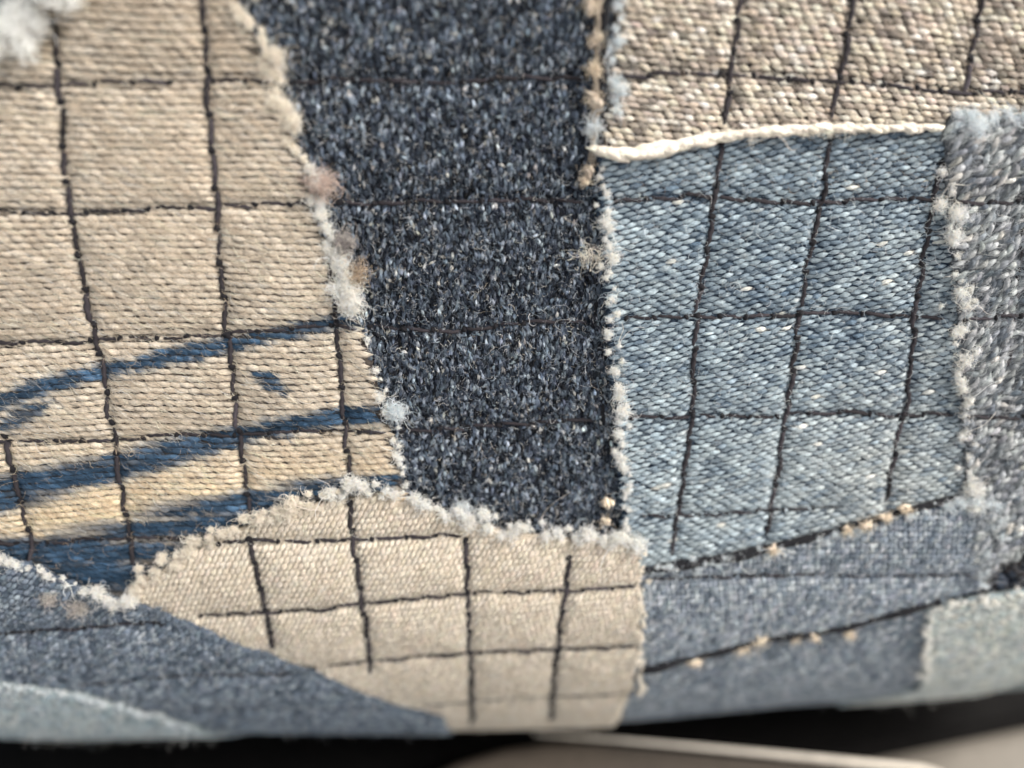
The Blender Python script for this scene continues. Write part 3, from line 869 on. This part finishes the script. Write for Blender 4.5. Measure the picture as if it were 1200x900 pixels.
# cream seam thread showing as nubs between scraps
NUBS = [(905, 641, .085, .06, -25), (990, 618, .07, .045, -25), (1012, 611, .12, .06, -25), (1035, 603, .10, .065, -20), (1058, 593, .08, .075, -30),
        (812, 770, .13, .07, -15), (888, 747, .17, .07, -35), (952, 741, .06, .05, -10), (992, 738, .09, .07, 10), (868, 756, .1, .05, -25), (930, 743, .08, .05, -15),
        (693, 6, .10, .085, 60), (698, 46, .08, .06, 80), (699, 84, .07, .06, 90), (697, 118, .12, .10, 40), (690, 198, .05, .15, 8), (696, 78, .07, .05, 80),
        (686, 212, .05, .11, 5), (711, 590, .05, .16, 5), (709, 612, .05, .09, 5)]
for x, y, l, w, ang in NUBS:
    uv = to_uv([(x, y)], .1)[0]
    hh = np.array([.155 if x > 750 else .07])
    k = 7
    cu = uv[0] + RNG.normal(0, .02, k); cv = uv[1] + RNG.normal(0, .02, k)
    out = yarns_mesh(cu, cv, np.radians(ang) + RNG.normal(0, .5, k), l * RNG.uniform(.7, 1.2, k), w * RNG.uniform(.35, .6, k), np.full(k, w * .7), np.full(k, .02), np.full(k, hh[0]) + RNG.normal(0, .012, k),
                     jitter_col([.76, .64, .50] if x > 705 else [.55, .46, .37], k, .12), bend=RNG.normal(0, .01, k))
    sy = own(mesh_obj('seam_yarn', out[0], out[1], YARN, QUILT, out[2], out[3]))
    q = np.full(70, 1); uu, vv = uv[0] + RNG.normal(0, l * .35, 70), uv[1] + RNG.normal(0, l * .3, 70)
    r, nn = surf(uu, vv, hh[0] + .02 + 0 * uu)
    hair_obj('yarn_fibres', curl(r, RNG.normal(0, 1, (70, 3)) + nn * .4, .07 * np.exp(RNG.normal(0, .4, 70)), 6, .9), np.full(70, .0012), jitter_col([.82, .71, .57], 70, .1), sy)


# ------------------------------------------------------------------ lint tufts caught on the seam and one loose hair
def lint(x, y, size, n, dye, label):
    uv = to_uv([(x, y)], .08)[0]
    g = RNG.normal(0, size * .42, (n, 2))
    u, v = uv[0] + g[:, 0], uv[1] + g[:, 1]
    hh = top_height(u, v) + .04 + np.abs(RNG.normal(0, size * .3, n))
    r, nn = surf(u, v, hh + relief(u, v))
    C = curl(r, RNG.normal(0, 1, (n, 3)) + nn * .4, size * 1.7 * np.exp(RNG.normal(0, .3, n)), 8, 1.2)
    o = own(hair_obj('lint_tuft', C, .0016 * np.exp(RNG.normal(0, .3, n)), dye(u, v, n), QUILT))
    del o['kind']
    o['label'] = label


lint(374, 215, .10, 380, dye_mix([[.68, .55, .48], [.6, .5, .45]], [1, 1], .1), 'pinkish lint tuft on the torn edge of the left scrap')
lint(404, 284, .08, 260, dye_mix([[.35, .32, .32], [.6, .55, .5]], [2, 1], .2), 'grey lint tuft beside the left scrap')
lint(404, 338, .11, 420, dye_white, 'white lint tuft beside the left scrap')
lint(464, 483, .085, 320, dye_bluew, 'pale blue lint tuft below the torn edge')
lint(418, 322, .09, 200, dye_tanf, 'brown lint wisp beside the left scrap')
lint(541, 598, .08, 260, dye_bluew, 'white lint peak on the fluffy edge of the cream scrap')
lint(690, 300, .11, 60, dye_creamf, 'thin cream lint curl at the seam of the light blue scrap')
lint(66, 690, .07, 130, dye_mix([[.45, .42, .40], [.6, .55, .5]], [2, 1], .2), 'grey lint near the torn edge of the slate scrap')
lint(100, 700, .08, 170, dye_mix([[.45, .42, .40], [.6, .55, .5]], [2, 1], .2), 'grey brown lint near the tip of the cream scrap')
lint(1135, 150, .09, 160, dye_bluew, 'pale blue lint on the top corner of the grey scrap')

for pts, label in (([(634, 612), (640, 600), (650, 588), (668, 573)], 'single pale hair standing up near the lower end of the navy wool'),):
    q = smooth_line(to_uv(pts, .12))
    q = resample(q, .03); m = np.linspace(0, 1, len(q))
    P, _ = surf(q[:, 0], q[:, 1], .06 + .12 * m)
    V_, F_, D_, Q_ = thread(P, .0042 * (1 - .6 * m), 10, np.array([.62, .56, .48]), 5)
    h = mesh_obj('loose_hair', V_, F_, YARN, None, D_, Q_)
    h['label'] = label; h['category'] = 'hair'

# ------------------------------------------------------------------ what lies below
def simple(name, c, rough, bump=.02, scale=8):
    m = cloth_material(name, tuple(x * .9 for x in c), tuple(x * 1.1 for x in c), scale)
    b = m.node_tree.nodes['Principled BSDF']; b.inputs['Roughness'].default_value = rough; b.inputs['Specular IOR Level'].default_value = .4
    m.node_tree.nodes['Bump'].inputs['Strength'].default_value = bump
    return m


TZ = -6.75
nx, ny = 60, 60
me = bpy.data.meshes.new('table_top')
import bmesh
bm = bmesh.new()
bmesh.ops.create_grid(bm, x_segments=10, y_segments=10, size=60)
bm.to_mesh(me); bm.free()
me.materials.append(simple('grey_table', (.20, .18, .155), .6))
tb = link(bpy.data.objects.new('table_top', me)); tb.location = (0, 0, TZ); tb['kind'] = 'structure'


def rounded_slab(name, cx, cy, z, lx, ly, t, rot, r, rr, mat):
    bm = bmesh.new()
    ring = []
    out = []
    for qx, qy, a0 in ((1, 1, 0), (-1, 1, 90), (-1, -1, 180), (1, -1, 270)):
        rc = r if (qx, qy) != (-1, 1) else 3.4
        for i in range(9):
            a = math.radians(a0 + i * 90 / 8)
            out.append((qx * (lx / 2 - rc) + (rc - r) * math.cos(a), qy * (ly / 2 - rc) + (rc - r) * math.sin(a), math.cos(a), math.sin(a)))
    levels = []
    for i in range(9):
        a = math.pi * (i / 8 - .5)
        levels.append((rr * math.cos(a) - rr, math.sin(a) * t / 2 + t / 2))
    rows = []
    for inset, zz in levels:
        rows.append([bm.verts.new((x + c * (r + inset), y + s * (r + inset), zz)) for x, y, c, s in out])
    for a, b in zip(rows[:-1], rows[1:]):
        for i in range(len(a)):
            j = (i + 1) % len(a)
            bm.faces.new((a[i], a[j], b[j], b[i]))
    bm.faces.new(rows[-1]); bm.faces.new(rows[0][::-1])
    for f in bm.faces:
        f.smooth = len(f.verts) == 4
    me = bpy.data.meshes.new(name); bm.to_mesh(me); bm.free(); me.materials.append(mat)
    o = link(bpy.data.objects.new(name, me)); o.location = (cx, cy, z); o.rotation_euler = (0, 0, math.radians(rot))
    return o


def table_point(x, y, z):
    d = np.array([(x - 600) / FPX, -(y - 450) / FPX, -1.0]) @ _R.T
    c = np.array(CAM_LOC)
    return c + d * (z - c[2]) / d[2]


def shade_sheet_mesh():
    """a black sheet added under the cloth to make its shade, its front edge lying aslant"""
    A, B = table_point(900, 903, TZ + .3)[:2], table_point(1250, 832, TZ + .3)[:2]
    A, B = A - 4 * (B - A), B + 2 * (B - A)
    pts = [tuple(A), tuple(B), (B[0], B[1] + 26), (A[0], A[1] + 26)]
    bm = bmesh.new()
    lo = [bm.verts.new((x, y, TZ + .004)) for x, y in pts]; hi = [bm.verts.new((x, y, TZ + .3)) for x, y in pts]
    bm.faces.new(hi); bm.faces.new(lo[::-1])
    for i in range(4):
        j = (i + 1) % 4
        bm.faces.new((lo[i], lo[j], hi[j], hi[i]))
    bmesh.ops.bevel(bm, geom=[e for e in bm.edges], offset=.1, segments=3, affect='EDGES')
    me = bpy.data.meshes.new('gap_shade_sheet'); bm.to_mesh(me); bm.free()
    me.materials.append(cloth_material('gap_shade_black', (.004, .004, .004), (.010, .009, .009), 12))
    return link(bpy.data.objects.new('gap_shade_sheet', me))


mt = shade_sheet_mesh()  # dark sheet put in for the shade below the cloth
mt['label'] = 'black sheet added for the shade in the gap under the patchwork'
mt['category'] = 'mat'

SZ = TZ + 1.1
pa, pb = table_point(640, 852, SZ), table_point(1126, 898, SZ)
e = (pb - pa)[:2]; Ln = np.hypot(*e); e /= Ln
nrm = np.array([e[1], -e[0]])           # towards the camera
if nrm[1] > 0:
    nrm = -nrm
lx, ly = Ln * 1.5, 8.0
ctr = pb[:2] - e * lx / 2 + nrm * ly / 2
sl = rounded_slab('slab', ctr[0], ctr[1], TZ + .304, lx, ly, .8, math.degrees(math.atan2(e[1], e[0])), .5, .35, simple('grey_brown_slab', (.105, .088, .074), .4))
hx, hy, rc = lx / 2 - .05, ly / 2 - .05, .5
edge_glint = [(hx - 1.02 * Ln, hy, .70), (hx - .8 * Ln, hy, .74)] + [(hx - .6 * Ln, hy, .75), (hx - rc, hy, .75)] + [(hx - rc + rc * math.sin(math.radians(k * 10)), hy - rc + rc * math.cos(math.radians(k * 10)), .75) for k in range(1, 10)] + [(hx, hy - 3, .75)]
edge_glint = resample(np.array(edge_glint), .12)  # pale tube along the far edge stands in for its highlight
V_, F_, D_, Q_ = thread(edge_glint, np.interp(np.arange(len(edge_glint)), [0, .45 * len(edge_glint), len(edge_glint)], [.02, .045, .055]), 0, np.array([.8, .7, .6]), 12)
mesh_obj('edge_glint', V_, F_, simple('pale_edge_glint', (.86, .78, .68), .25), sl)['label'] = 'pale tube added along the edge as its highlight'
sl['label'] = 'grey brown slab with a rounded edge whose highlight is an added tube, lying below the hem of the cloth'
sl['category'] = 'slab'
